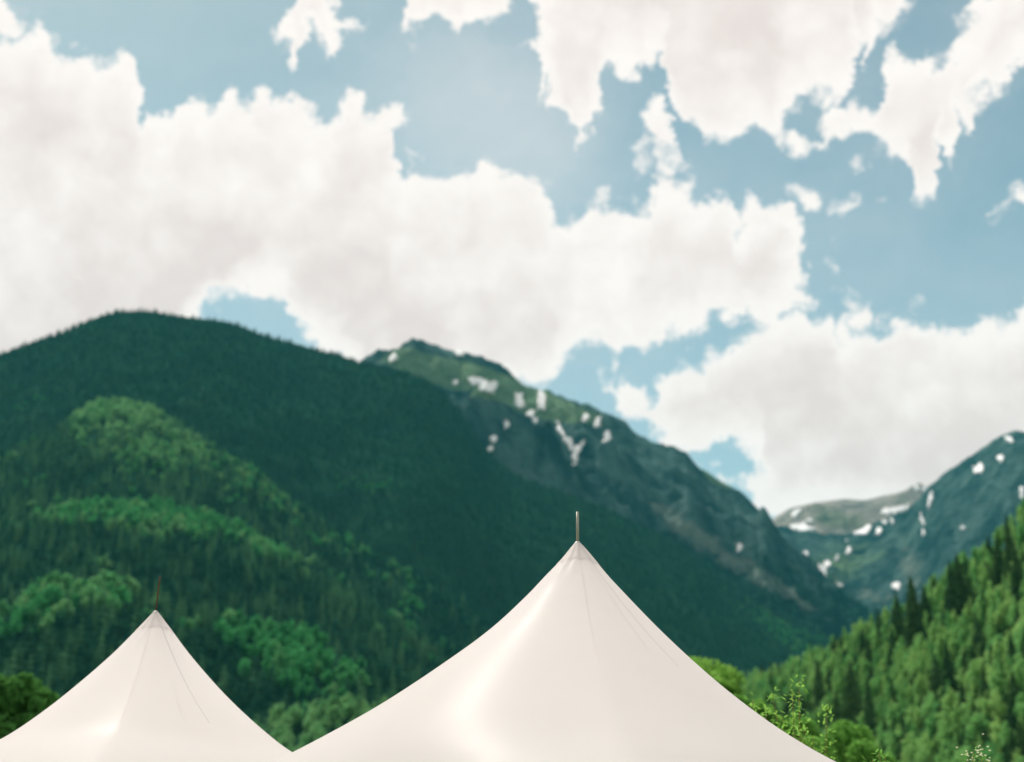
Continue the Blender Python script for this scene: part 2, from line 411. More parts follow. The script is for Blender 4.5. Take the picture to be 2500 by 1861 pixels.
# ------------------------------------------------------------------ ground
nr, na = 40, 96
rr = np.concatenate([[0.01], np.geomspace(3, 8600, nr - 1)])
aa = np.linspace(0, 2 * math.pi, na)
PG = np.stack([rr[:, None] * np.cos(aa), rr[:, None] * np.sin(aa), 0 * rr[:, None] * aa], -1)
PG[..., 2] = -0.02 * np.clip(rr[:, None] / 100, 0, 1)
ground = grid_obj('ground', PG, M['meadow'])
gx_ = np.linspace(-9, 7, 33); gy_ = np.linspace(6, 20, 29)
PY = np.stack(np.meshgrid(gx_, gy_) + [np.full((29, 33), 0.01)], -1)
PY[..., 2] += 0.006 * fbm(PY[..., 0], PY[..., 1], 3)
grid_obj('tent_bounce_ground', PY, M['bounce_ground'])  # unseen pale ground added to bounce light up into the tents

# ------------------------------------------------------------------ hills
class Hill:
    def __init__(s, name, ridge, d_base, d_ridge, z_base, material, nx=260, nt=150, relief=0.05, rscale=300, bulge=0.0,
                 lift=0.0, sm=9, teeth=0.0, rough=0.0, rock=0.0, az=(-34, 34), d_px=None):
        pts = np.array(ridge, float)
        o_ = np.argsort(pts[:, 0]); pts = pts[o_]
        azs = np.linspace(R(az[0]), R(az[1]), nx)
        # ridge elevation for each azimuth (tan)
        fine_px = np.linspace(pts[0, 0], pts[-1, 0], 1500)
        fine_py = np.interp(fine_px, pts[:, 0], pts[:, 1] + lift)
        k = np.ones(sm) / sm
        fine_py = np.convolve(np.pad(fine_py, sm // 2, mode='edge'), k, 'valid') + teeth * fbm(fine_px / 30, fine_px * 0 + 3.3, 4, .6)
        ae = np.array([azel(a_, b_) for a_, b_ in zip(fine_px, fine_py)])
        te = np.interp(np.degrees(azs), ae[:, 0], np.tan(np.radians(ae[:, 1])))
        px_col = np.interp(np.degrees(azs), ae[:, 0], fine_px)
        if callable(d_ridge): dr = d_ridge(px_col)
        elif isinstance(d_ridge, (list, tuple)): dr = np.interp(px_col, *zip(*d_ridge))
        else: dr = np.full(nx, float(d_ridge))
        if isinstance(d_base, (list, tuple)): db = np.interp(px_col, *zip(*d_base))
        else: db = np.full(nx, float(d_base))
        zr = CAM_Z + dr * te
        if isinstance(z_base, (list, tuple)): zb = np.interp(px_col, *zip(*z_base))
        else: zb = np.full(nx, float(z_base))
        zr = np.maximum(zr, -8)
        zb = np.minimum(zb, zr * 0.9 - 2)
        nf = int(nt * 0.78)
        t = np.concatenate([np.linspace(0, 1, nf), np.linspace(1, 1.6, nt - nf + 1)[1:]])[:, None]
        t01 = np.clip(t, 0, 1)
        d = db + (dr - db) * t
        gshape = t01 + bulge * np.sin(math.pi * t01)
        z = zb + (zr - zb) * gshape
        back = np.clip(t - 1, 0, None)
        z = z - back * (zr - zb) * 0.9 - back ** 2 * (zr - zb) * 0.6
        x = d * np.sin(azs); y = d * np.cos(azs)
        win = np.sin(math.pi * np.clip(t01, 0, 1)) ** 0.8 + 0 * d
        H = (zr - zb)
        n = fbm(x / rscale, y / rscale, 5)
        rd = ridged(x / rscale * 0.9 + 4, y / rscale * 0.9, 5) - 0.45
        z = z + win * H * relief * (n * 1.2 + rd * rock)
        if rough: z = z + rough * np.clip(0.15 + win, 0, 1) * fbm(x / (rscale * .12), y / (rscale * .12), 4) * H
        s.P = np.stack([x, y, z], -1); s.t = t + 0 * d
        s.px, s.py = project(s.P)
        s.name = name; s.nf = nf
        s.obj = grid_obj(name, s.P, material)
    def sample(s, n, tmin=0.0, tmax=1.03, azmin=-28, azmax=28):
        """n surface points, evenly spread by ground area"""
        P = s.P; ny, nx = P.shape[:2]
        A = np.linalg.norm(np.cross((P[1:, :-1] - P[:-1, :-1]) * (1, 1, 0), (P[:-1, 1:] - P[:-1, :-1]) * (1, 1, 0)), axis=-1)
        tt = s.t[:-1, :-1]; az = np.degrees(np.arctan2(P[:-1, :-1, 0], P[:-1, :-1, 1]))
        A = A * ((tt >= tmin) & (tt <= tmax) & (az > azmin) & (az < azmax))
        cdf = np.cumsum(A.ravel()); k = np.searchsorted(cdf, rng.uniform(0, cdf[-1], n))
        i, j = np.unravel_index(np.clip(k, 0, A.size - 1), A.shape)
        u = rng.random(n)[:, None]; v = rng.random(n)[:, None]
        Q = (P[i, j] * (1 - u) + P[i, j + 1] * u) * (1 - v) + (P[i + 1, j] * (1 - u) + P[i + 1, j + 1] * u) * v
        return Q, s.t[i, j], A.sum()
    def at(s, px, py):
        """surface point that shows at a place in the picture"""
        q = (s.px[:s.nf] - px) ** 2 + (s.py[:s.nf] - py) ** 2
        i, j = np.unravel_index(np.argmin(q), q.shape)
        return s.P[i, j].copy()

ridge_B = [(-2200, 1350), (-900, 1060), (-300, 940), (0, 857), (85, 827), (170, 800), (212, 776), (275, 755), (360, 751), (403, 759), (466, 768), (542, 776), (593, 791), (657, 817), (720, 831), (784, 850), (826, 859),
           (886, 882), (950, 892), (1027, 914), (1084, 954), (1137, 1015), (1165, 1064), (1226, 1133), (1287, 1165), (1400, 1205), (1500, 1245), (1600, 1295), (1681, 1340), (1762, 1404), (1843, 1461),
           (1945, 1514), (2005, 1545), (2150, 1640), (2400, 1780), (3000, 1980), (4500, 2050)]
forested = Hill('forested_mountain', ridge_B, 1500, [(-1000, 2800), (400, 2900), (1300, 3000), (2100, 3200), (3000, 3300)], -6, M['floor'], nx=380, nt=220, relief=0.055, rscale=420, bulge=0.03, lift=8, rock=0.9)
foot1 = Hill('upper_foothill', [(-2200, 1500), (-900, 1300), (-300, 1200), (0, 1110), (100, 1060), (170, 1022), (203, 992), (254, 975), (339, 982), (403, 1000), (445, 1034), (551, 1106), (636, 1152), (700, 1208), (890, 1336),
                          (1100, 1450), (1300, 1590), (1600, 1760), (1900, 1920), (2500, 2080), (4000, 2100)], 1250, [(-1000, 1900), (300, 2000), (1600, 1700), (4000, 1600)], [(-1000, 150), (600, 150), (1500, -6), (4000, -6)],
             M['floor'], nx=320, nt=150, relief=0.05, rscale=220, bulge=0.04, lift=14, rock=0.8)
foot2 = Hill('middle_foothill', [(-2200, 1600), (-900, 1420), (-300, 1340), (0, 1289), (85, 1255), (212, 1225), (339, 1221), (424, 1230), (508, 1255), (593, 1293), (678, 1336), (800, 1410), (1000, 1540), (1300, 1740), (1500, 1900),
                          (2200, 2080), (4000, 2100)], 900, [(-1000, 1450), (300, 1500), (1500, 1300), (4000, 1200)], [(-1000, 60), (600, 60), (1300, -6), (4000, -6)],
             M['floor'], nx=320, nt=140, relief=0.05, rscale=160, bulge=0.04, lift=20, rock=0.7)
foot3 = Hill('lower_foothill', [(-2200, 1700), (-900, 1600), (-300, 1540), (0, 1496), (60, 1448), (140, 1424), (280, 1424), (400, 1458), (520, 1500), (640, 1520), (800, 1560), (950, 1630), (1100, 1730), (1250, 1850), (1700, 2050), (4000, 2100)],
             650, [(-1000, 980), (300, 1000), (1250, 900), (4000, 900)], -6, M['floor'], nx=300, nt=130, relief=0.05, rscale=110, bulge=0.03, lift=28, rock=0.6)
foot4 = Hill('nearest_foothill', [(-1800, 1900), (0, 1880), (400, 1850), (560, 1780), (700, 1725), (850, 1700), (980, 1705), (1100, 1760), (1250, 1850), (1700, 2050), (4000, 2100)],
             430, 620, -6, M['floor'], nx=240, nt=90, relief=0.05, rscale=70, lift=40)
ridge_C = [(-800, 1100), (300, 1050), (700, 960), (889, 885), (922, 871), (960, 856), (995, 841), (1015, 834), (1043, 841), (1100, 855), (1137, 869), (1165, 875), (1214, 887), (1242, 906), (1258, 924), (1279, 942), (1303, 946),
           (1368, 967), (1433, 987), (1489, 1013), (1528, 1028), (1540, 1048), (1560, 1062), (1595, 1078), (1635, 1087), (1677, 1102), (1690, 1125), (1722, 1160), (1790, 1225), (1850, 1262), (1858, 1236), (1868, 1240), (1884, 1270),
           (1908, 1315), (1937, 1347), (1985, 1388), (2038, 1433), (2087, 1477), (2150, 1520), (2300, 1600), (2600, 1750), (4500, 2000)]
rocky = Hill('rocky_mountain', ridge_C, 2250, [(0, 4300), (1000, 4200), (1700, 4300), (2200, 4200), (4000, 4000)], -6, M['rock'], nx=760, nt=300, relief=0.13, rscale=620, bulge=0.02, rock=1.8, rough=0.035, az=(-18, 30), sm=3, teeth=7)
spur = Hill('rear_ridge', [(800, 1400), (1400, 1180), (1640, 1110), (1693, 1137), (1722, 1149), (1762, 1177), (1811, 1201), (1843, 1234), (1880, 1275), (1950, 1370), (2050, 1480), (2300, 1700), (4000, 2000)],
            3900, 4700, -6, M['rock'], nx=300, nt=120, relief=0.08, rscale=500, rock=1.0, az=(-4, 22))
right_peak = Hill('right_peak', [(1500, 1500), (1800, 1330), (1908, 1282), (1945, 1295), (2005, 1301), (2087, 1303), (2147, 1272), (2208, 1250), (2249, 1212), (2265, 1189), (2289, 1169), (2330, 1141), (2371, 1112), (2411, 1084), (2452, 1060),
                                 (2480, 1049), (2500, 1054), (2540, 1060), (2650, 1000), (2900, 960), (3500, 1100), (4500, 1400)], 3200, [(1500, 5600), (2100, 5600), (2500, 5300), (4500, 5000)], -6, M['rock'], nx=520, nt=240,
                  relief=0.11, rscale=640, rock=1.2, bulge=-0.06, rough=0.03, az=(3, 36), sm=3, teeth=5)
far_mid = Hill('far_peak', [(1600, 1500), (1800, 1330), (1892, 1284), (1916, 1270), (1945, 1244), (1989, 1226), (2030, 1231), (2066, 1242), (2090, 1243), (2147, 1230), (2200, 1201), (2225, 1186), (2232, 1192), (2242, 1178), (2265, 1184), (2300, 1190), (2450, 1230), (2900, 1400)],
               5600, 6900, 300, M['rock_far'], nx=260, nt=120, relief=0.10, rscale=500, rock=1.2, rough=0.01, az=(4, 26), sm=3, teeth=6)
far_blue = Hill('distant_range', [(1000, 1500), (1600, 1330), (1850, 1290), (1930, 1240), (1990, 1228), (2060, 1218), (2110, 1222), (2180, 1205), (2300, 1220), (2700, 1300), (3500, 1500)], 6900, 7700, 300, M['rock_far'], nx=120, nt=50,
                relief=0.08, rscale=900, rock=1.0, az=(-4, 30))
hill_r = Hill('right_hillside', [(-600, 2100), (1000, 1900), (1400, 1760), (1600, 1690), (1820, 1644), (1860, 1636), (1900, 1624), (1960, 1600), (2020, 1572), (2080, 1540), (2120, 1516), (2160, 1496), (2200, 1472), (2272, 1424), (2300, 1400), (2360, 1360),
                               (2400, 1336), (2440, 1308), (2480, 1264), (2500, 1244), (2700, 1060), (3200, 800), (4500, 700)], [(-600, 420), (1700, 400), (2500, 300), (4500, 250)], [(0, 700), (1800, 680), (2500, 560), (4500, 480)], -4,
              M['grove'], nx=300, nt=120, relief=0.05, rscale=90, rock=0.3, lift=44, az=(-12, 34))

def in_poly(px, py, poly):
    c = np.zeros(px.shape, bool); n = len(poly)
    for i in range(n):
        x1, y1 = poly[i]; x2, y2 = poly[(i + 1) % n]
        if y1 == y2: continue
        c ^= ((y1 > py) != (y2 > py)) & (px < (x2 - x1) * (py - y1) / (y2 - y1) + x1)
    return c
def bell(px, py, cx, cy, rx, ry, rot=0.0):
    dx = px - cx; dy = py - cy
    c_, s_ = math.cos(rot), math.sin(rot)
    u = (dx * c_ + dy * s_) / rx; v = (-dx * s_ + dy * c_) / ry
    return np.exp(-(u * u + v * v))
def set_cover(h, grass, wood, spur_):
    a = h.obj.data.color_attributes.new('cover', 'FLOAT_COLOR', 'POINT')
    q = np.stack([np.clip(grass, 0, 1), np.clip(wood, 0, 1), np.clip(spur_, 0, 1), np.ones_like(grass)], -1)
    a.data.foreach_set('color', q.reshape(-1).astype(np.float32))
px, py = rocky.px, rocky.py
grass = 0.12 + bell(px, py, 1060, 905, 130, 38, 0.28) + 0.9 * bell(px, py, 1230, 945, 110, 30, 0.45) + 0.7 * bell(px, py, 1370, 1000, 110, 26, 0.3) + 0.45 * bell(px, py, 1290, 975, 100, 30, 0.4)
wood = np.clip((py - (1070 + 0.30 * (px - 1200))) / 220, -0.6, 0.75) + 0.25 * bell(px, py, 1500, 1180, 90, 50, 0.3) - 0.5 * bell(px, py, 1350, 1120, 120, 60, 0.3)
scree = bell(px, py, 1690, 1300, 190, 30, 0.62) + 0.8 * bell(px, py, 1900, 1430, 120, 22, 0.6)
set_cover(rocky, grass, wood, scree)
px, py = spur.px, spur.py
set_cover(spur, 0.25 + 0.7 * bell(px, py, 1740, 1160, 60, 16, 0.5), 0.0 * px + 0.15, 0.6 * bell(px, py, 1770, 1200, 60, 16, 0.6))
px, py = right_peak.px, right_peak.py
set_cover(right_peak, 0.30 + 0.25 * bell(px, py, 2050, 1380, 120, 60), np.clip((py - 1330) / 250, 0.05, 0.55) - 0.3 * bell(px, py, 2200, 1400, 60, 90), 0.75 * bell(px, py, 2225, 1400, 40, 110, -0.25) + 0.8 * bell(px, py, 2120, 1455, 90, 22, 0.1))
px, py = far_mid.px, far_mid.py
set_cover(far_mid, 0.42 + 0.3 * bell(px, py, 2050, 1270, 60, 20), 0.0 * px + 0.45 * bell(px, py, 2010, 1262, 40, 18), 0 * px + 0.2)
px, py = far_blue.px, far_blue.py
set_cover(far_blue, 0 * px + 0.3, 0 * px, 0 * px)

# ------------------------------------------------------------------ snow patches: thin drifts lying on the slopes
from mathutils.bvhtree import BVHTree
def bvh(h):
    P = h.P; ny, nx = P.shape[:2]
    idx = np.arange(ny * nx).reshape(ny, nx)
    f = np.stack([idx[:-1, :-1], idx[:-1, 1:], idx[1:, 1:], idx[1:, :-1]], -1).reshape(-1, 4)
    return BVHTree.FromPolygons([tuple(v) for v in P.reshape(-1, 3)], f.tolist())
def snow(hill, tree, poly, label=None):
    poly = [tuple(map(float, q)) for q in poly]
    xs = [q[0] for q in poly]; ys = [q[1] for q in poly]
    step = max(1.6, (max(xs) - min(xs) + max(ys) - min(ys)) / 80)
    gx = np.arange(min(xs) - 6, max(xs) + 6, step); gy = np.arange(min(ys) - 6, max(ys) + 6, step)
    GX, GY = np.meshgrid(gx, gy)
    nx_ = GX + 8 * fbm(GX / 11, GY / 11, 4, .6) + 1; ny_ = GY + 8 * fbm(GX / 11 + 31, GY / 11, 4, .6)
    mx_, my_ = sum(xs) / len(xs), sum(ys) / len(ys); nx_ = mx_ + (nx_ - mx_) * 1.12; ny_ = my_ + (ny_ - my_) * 1.12
    ins = in_poly(nx_, ny_, poly)
    vid = {}; V = []; Fc = []
    def vert(i, j):
        if (i, j) in vid: return vid[(i, j)]
        d = Vector(pix(GX[i, j], GY[i, j])).normalized()
        loc, nor, k_, dist = tree.ray_cast(Vector((0, 0, CAM_Z)), d)
        if loc is None: vid[(i, j)] = None; return None
        if nor.z < 0: nor = -nor
        vid[(i, j)] = len(V); V.append(loc + nor * 5.0); return vid[(i, j)]
    for i in range(GX.shape[0] - 1):
        for j in range(GX.shape[1] - 1):
            if ins[i, j]:
                q = [vert(i, j), vert(i, j + 1), vert(i + 1, j + 1), vert(i + 1, j)]
                if None in q: continue
                ds = [(V[a] - Vector((0, 0, CAM_Z))).length for a in q]
                if max(ds) - min(ds) > 260: continue
                Fc.append(q[::-1])
    if not Fc: return
    n0 = len(V)
    o = mesh_obj('snow_patch', V, Fc, M['snow'], hill.obj, True)
    md = o.modifiers.new('depth', 'SOLIDIFY'); md.thickness = 8; md.offset = -1
    if label: o['label'] = label
def blob(cx, cy, rx, ry, rot=0.0, n=14):
    return [(cx + rx * math.cos(a) * math.cos(rot) - ry * math.sin(a) * math.sin(rot), cy + rx * math.cos(a) * math.sin(rot) + ry * math.sin(a) * math.cos(rot)) for a in (2 * math.pi * k / n for k in range(n))]
tr = bvh(rocky)
for pl, lb in [([(1140, 925), (1160, 918), (1185, 932), (1212, 934), (1218, 950), (1205, 962), (1185, 958), (1165, 945), (1145, 938)], 'largest snow field, an elongated white patch below the summit ridge'),
               ([(1256, 964), (1270, 960), (1276, 975), (1280, 995), (1268, 998), (1256, 982)], None),
               ([(1313, 955), (1333, 960), (1330, 985), (1325, 1002), (1310, 1000), (1314, 975)], None),
               ([(1351, 1022), (1358, 1022), (1374, 1058), (1387, 1070), (1401, 1099), (1412, 1088), (1429, 1074), (1432, 1079), (1412, 1106), (1408, 1138), (1401, 1140), (1395, 1108), (1377, 1080)], 'forked snow gully in the shape of a Y'),
               (blob(960, 876, 12, 7, -0.4), None), (blob(1112, 937, 9, 6), None), (blob(1295, 1011, 11, 8, -0.3), None), (blob(1308, 1028, 7, 6), None), (blob(1458, 1032, 6, 17, 0.5), None),
               (blob(1481, 1068, 7, 16, 0.35), None), (blob(1428, 1021, 6, 10, 0.5), None), (blob(1237, 1038, 6, 12, 0.4), None), (blob(1203, 1072, 8, 8), None), (blob(1195, 1097, 7, 7), None),
               (blob(1120, 862, 14, 5, 0.3), None), (blob(1804, 1338, 6, 9), None)]:
    snow(rocky, tr, pl, lb)
tr = bvh(right_peak)
for pl in [blob(2391, 1144, 15, 11, -0.6), blob(2466, 1074, 12, 5, 0.5), blob(2443, 1119, 8, 6, -0.3), blob(2496, 1205, 6, 15), blob(2352, 1289, 6, 5), blob(2272, 1222, 3, 26, 0.1), blob(2252, 1268, 3, 16, -0.3),
           blob(2256, 1300, 5, 10), blob(1968, 1353, 6, 9, 0.4), blob(2190, 1431, 13, 8, -0.3), blob(2064, 1321, 4, 4), blob(2072, 1347, 9, 6, -0.5), blob(2162, 1276, 6, 5), blob(2146, 1297, 5, 11, 0.5),
           blob(2180, 1272, 4, 5), [(1990, 1388), (2010, 1372), (2022, 1366), (2030, 1375), (2018, 1395), (2020, 1410), (2008, 1404)], blob(2043, 1362, 5, 6), blob(2048, 1428, 9, 6, 0.3),
           [(2076, 1303), (2095, 1292), (2110, 1288), (2122, 1272), (2134, 1276), (2130, 1292), (2115, 1306), (2085, 1308)]]:
    snow(right_peak, tr, pl)
tr = bvh(far_mid)
for pl in [[(1926, 1284), (1945, 1276), (1965, 1278), (1985, 1290), (2000, 1296), (1960, 1298), (1935, 1294)], [(2150, 1248), (2170, 1238), (2205, 1236), (2222, 1232), (2215, 1248), (2180, 1255), (2155, 1258)],
           blob(2238, 1192, 8, 10), blob(2258, 1192, 10, 9), blob(1944, 1252, 14, 6, -0.7), blob(1978, 1270, 6, 5)]:
    snow(far_mid, tr, pl)

# ------------------------------------------------------------------ tree shapes
def conifer_mesh(name, tiers=9, spokes=9, h=1.0, r=0.17, seed=0, mat_=None, droop=0.05):
    rd = random.Random(seed); V = []; Fc = []
    for k in range(tiers):
        f = k / (tiers - 1)
        zt = h * (0.10 + 0.90 * f) + h * 0.06
        zb = zt - h * (0.20 - 0.08 * f)
        rad = r * h * (1 - f) ** 0.8 + 0.012 * h
        if k == tiers - 1: zt = h
        c = len(V); V.append((rd.uniform(-.01, .01) * h, rd.uniform(-.01, .01) * h, zt))
        a0 = rd.random() * 6.28
        ring = []
        for q in range(spokes * 2):
            rr_ = rad * ((1.0 if q % 2 == 0 else 0.48) + rd.uniform(-.2, .2))
            a = a0 + math.pi * q / spokes + rd.uniform(-.1, .1)
            ring.append(len(V)); V.append((rr_ * math.cos(a), rr_ * math.sin(a), zb + rd.uniform(-.02, .02) * h + (0 if q % 2 == 0 else droop * h * .5)))
        for q in range(spokes * 2): Fc.append((c, ring[q], ring[(q + 1) % (spokes * 2)]))
    me = bpy.data.meshes.new(name); me.from_pydata(V, [], Fc)
    if mat_: me.materials.append(mat_)
    return me
def leafy(n, lobes, size, rd, flat=1.0):
    """small leaf-clump faces spread through lumpy lobes; lobes = (x,y,z,r)"""
    V = []; Fc = []
    wts = [l[3] ** 2 for l in lobes]
    for _ in range(n):
        l = rd.choices(lobes, wts)[0]
        d = Vector((rd.gauss(0, 1), rd.gauss(0, 1), rd.gauss(0, 1))).normalized()
        rr_ = l[3] * (rd.uniform(0.55, 1.08))
        p = Vector((l[0], l[1], l[2])) + Vector((d.x, d.y, d.z * flat)) * rr_
        nrm = (d + Vector((rd.gauss(0, .6), rd.gauss(0, .6), rd.gauss(0, .6)))).normalized()
        t1 = nrm.orthogonal().normalized(); t1.rotate(Matrix.Rotation(rd.random() * 6.28, 3, nrm)); t2 = nrm.cross(t1)
        s_ = size * rd.uniform(.6, 1.35)
        b_ = len(V)
        V += [p + t1 * s_, p + t2 * s_ * .62 + nrm * s_ * .15, p - t1 * s_ * .9, p - t2 * s_ * .6 + nrm * s_ * .15]
        Fc.append((b_, b_ + 1, b_ + 2, b_ + 3))
    return V, Fc
def aspen_mesh(name, n, seed, mat_, size=0.055, width=0.2):
    rd = random.Random(seed); lobes = []
    for k in range(13):
        f = k / 12
        z = 0.28 + 0.66 * f
        w = width * (math.sin(math.pi * min(1, 0.30 + 0.70 * (1 - f))) ** 0.8 if f < .4 else 1.0 - .85 * ((f - .4) / .6) ** 1.3)
        a = rd.random() * 6.28; q = w * rd.uniform(.2, .75)
        lobes.append((q * math.cos(a), q * math.sin(a), z, w * rd.uniform(.42, .75) + .02))
    V, Fc = leafy(n, lobes, size, rd)
    me = bpy.data.meshes.new(name); me.from_pydata([tuple(v) for v in V], [], Fc)
    me.materials.append(mat_)
    return me
def tube_mesh(name, paths, mat_, seg=6):
    V = []; Fc = []
    for path in paths:
        rings = []
        for i, (p, r_) in enumerate(path):
            p = Vector(p)
            d = (Vector(path[min(i + 1, len(path) - 1)][0]) - Vector(path[max(i - 1, 0)][0]))
            d = d.normalized() if d.length > 1e-9 else Vector((0, 0, 1))
            t1 = d.orthogonal().normalized(); t2 = d.cross(t1)
            rings.append(len(V))
            for k in range(seg):
                a = 2 * math.pi * k / seg
                V.append(p + t1 * (r_ * math.cos(a)) + t2 * (r_ * math.sin(a)))
        for a, b in zip(rings[:-1], rings[1:]):
            for k in range(seg): Fc.append((a + k, a + (k + 1) % seg, b + (k + 1) % seg, b + k))
        Fc.append(tuple(rings[0] + k for k in range(seg))[::-1]); Fc.append(tuple(rings[-1] + k for k in range(seg)))
    me = bpy.data.meshes.new(name); me.from_pydata([tuple(v) for v in V], [], Fc); me.materials.append(mat_); me.shade_smooth()
    return me
# unlinked collections hold the shapes that the far forest is scattered from
def proto_collection(name, meshes):
    c = bpy.data.collections.new(name)
    for me in meshes: c.objects.link(bpy.data.objects.new(me.name, me))
    return c
con_col = proto_collection('conifer_shapes', [conifer_mesh('conifer_crown', 7, 6, 1, r_, s_, M['conifer']) for s_, r_ in ((1, .19), (2, .22), (3, .26), (4, .21))])
asp_col = proto_collection('aspen_shapes', [aspen_mesh('aspen_crown', 170, s_, M['aspen'], .075, .27 + .03 * (s_ % 3)) for s_ in (1, 2, 3, 4)])

def scatter(name, pts, height, tint, col, seed=0):
    me = bpy.data.meshes.new(name)
    me.vertices.add(len(pts)); me.vertices.foreach_set('co', np.asarray(pts, np.float32).reshape(-1))
    r_ = np.random.default_rng(seed)
    for an, vals in (('h', height), ('tint', tint), ('rz', r_.uniform(0, 6.283, len(pts))), ('wid', r_.uniform(.8, 1.25, len(pts)))):
        at = me.attributes.new(an, 'FLOAT', 'POINT'); at.data.foreach_set('value', np.asarray(vals, np.float32))
    at = me.attributes.new('pick', 'INT', 'POINT'); at.data.foreach_set('value', r_.integers(0, 4, len(pts)).astype(np.int32))
    o = bpy.data.objects.new(name, me); link(o)
    ng = bpy.data.node_groups.new(name + '_scatter', 'GeometryNodeTree')
    ng.interface.new_socket('Geometry', in_out='INPUT', socket_type='NodeSocketGeometry')
    ng.interface.new_socket('Geometry', in_out='OUTPUT', socket_type='NodeSocketGeometry')
    N = ng.nodes; L = ng.links
    gi = N.new('NodeGroupInput'); go = N.new('NodeGroupOutput')
    m2p = N.new('GeometryNodeMeshToPoints'); ip = N.new('GeometryNodeInstanceOnPoints')
    ci = N.new('GeometryNodeCollectionInfo'); ci.inputs['Collection'].default_value = col; ci.inputs['Separate Children'].default_value = True
    ip.inputs['Pick Instance'].default_value = True
    def attr(n_, t_):
        a = N.new('GeometryNodeInputNamedAttribute'); a.data_type = t_; a.inputs[0].default_value = n_; return a.outputs[0]
    h = attr('h', 'FLOAT'); w = attr('wid', 'FLOAT')
    mul = N.new('ShaderNodeMath'); mul.operation = 'MULTIPLY'; L.new(h, mul.inputs[0]); L.new(w, mul.inputs[1])
    cs = N.new('ShaderNodeCombineXYZ'); L.new(mul.outputs[0], cs.inputs[0]); L.new(mul.outputs[0], cs.inputs[1]); L.new(h, cs.inputs[2])
    cr = N.new('ShaderNodeCombineXYZ'); L.new(attr('rz', 'FLOAT'), cr.inputs[2])
    L.new(gi.outputs[0], m2p.inputs[0]); L.new(m2p.outputs[0], ip.inputs['Points']); L.new(ci.outputs[0], ip.inputs['Instance'])
    L.new(attr('pick', 'INT'), ip.inputs['Instance Index']); L.new(cr.outputs[0], ip.inputs['Rotation']); L.new(cs.outputs[0], ip.inputs['Scale'])
    L.new(ip.outputs[0], go.inputs[0])
    md = o.modifiers.new('scatter', 'NODES'); md.node_group = ng
    o['kind'] = 'stuff'
    return o

def forest(hill, spacing, aspen_w, hgt, name, zone_tint=None, tmin=0.02, keep=None, azr=(-28, 28)):
    """aspen_w(px,py) -> chance of aspen"""
    _, _, area = hill.sample(10, tmin, azmin=azr[0], azmax=azr[1])
    n = int(area / spacing ** 2)
    Q, t, _ = hill.sample(n, tmin, azmin=azr[0], azmax=azr[1])
    qx, qy = project(Q)
    ok = np.ones(n, bool)
    if keep is not None: ok = keep(qx, qy, Q) > rng.random(n)
    Q = Q[ok]; qx = qx[ok]; qy = qy[ok]
    pa = aspen_w(qx, qy) + 0.35 * fbm(Q[:, 0] / (spacing * 9), Q[:, 1] / (spacing * 9), 3)
    isa = pa > rng.random(len(Q)) * 0.5 + 0.25
    H = hgt * rng.uniform(.7, 1.25, len(Q)) * (1 + 0.2 * fbm(Q[:, 0] / 60, Q[:, 1] / 60, 2))
    base_t = np.clip(0.3 + 0.8 * fbm(Q[:, 0] / (spacing * 6) + 9, Q[:, 1] / (spacing * 6), 3) + rng.normal(0, .33, len(Q)), 0, 1)  # per-tree tint paints lit crowns among dark ones
    if zone_tint is not None: base_t = np.clip(base_t + zone_tint(qx, qy), 0, 1)  # brighter zones put sunlit stretches of slope into the crown colour
    base_t = np.clip(base_t ** 1.7 * 1.35, 0, 1)
    Q = Q - (0, 0, .5)
    a = scatter(name + '_conifers', Q[~isa], H[~isa] * 1.15, base_t[~isa], con_col, 1)
    b = scatter(name + '_aspens', Q[isa], H[isa] * 0.9, base_t[isa], asp_col, 2)
    tag(a, 'dark conifer forest covering the ' + hill.name.replace('_', ' '), 'forest'); tag(b, 'lighter green broadleaf woods on the ' + hill.name.replace('_', ' '), 'forest')
    return Q, isa

forest(forested, 9.0, lambda x, y: 0.03 + 0.35 * bell(x, y, 900, 1180, 90, 40) + 0.2 * bell(x, y, 100, 1000, 160, 60) + 0.45 * bell(x, y, 1950, 1570, 180, 40, .5), 10.5, 'mountain_forest',
       lambda x, y: -0.48 + 0.25 * bell(x, y, 1900, 1500, 200, 60, .55))
forest(foot1, 9.0, lambda x, y: 0.25 + 0.8 * bell(x, y, 300, 1015, 170, 40) + 0.55 * bell(x, y, 390, 1110, 120, 26) + 0.25 * bell(x, y, 600, 1180, 200, 40, .6), 16.5, 'upper_wood',
       lambda x, y: 0.14 + 0.5 * bell(x, y, 330, 1050, 240, 110) - .35 * np.clip((x - 700) / 300, 0, 1))
forest(foot2, 8.8, lambda x, y: 0.15 + 1.2 * bell(x, y, 330, 1262, 360, 48, .12) + 0.55 * bell(x, y, 640, 1340, 90, 30, .5), 17, 'middle_wood',
       lambda x, y: 0.04 - 0.35 * bell(x, y, 350, 1250, 350, 40) + 0.35 * bell(x, y, 900, 1480, 180, 60, .5))
forest(foot3, 8.2, lambda x, y: 0.12 + 1.0 * bell(x, y, 150, 1470, 200, 55, -.1) + 0.5 * bell(x, y, 40, 1530, 90, 60) + 1.0 * bell(x, y, 730, 1620, 170, 90, .3), 17, 'lower_wood',
       lambda x, y: 0.0 - 0.5 * bell(x, y, 730, 1620, 190, 90, .3) + 0.5 * bell(x, y, 860, 1500, 250, 80, .3))
forest(foot4, 5.5, lambda x, y: 0.8 + 0 * x, 9.5, 'nearest_wood', lambda x, y: 0.55 + 0 * x)
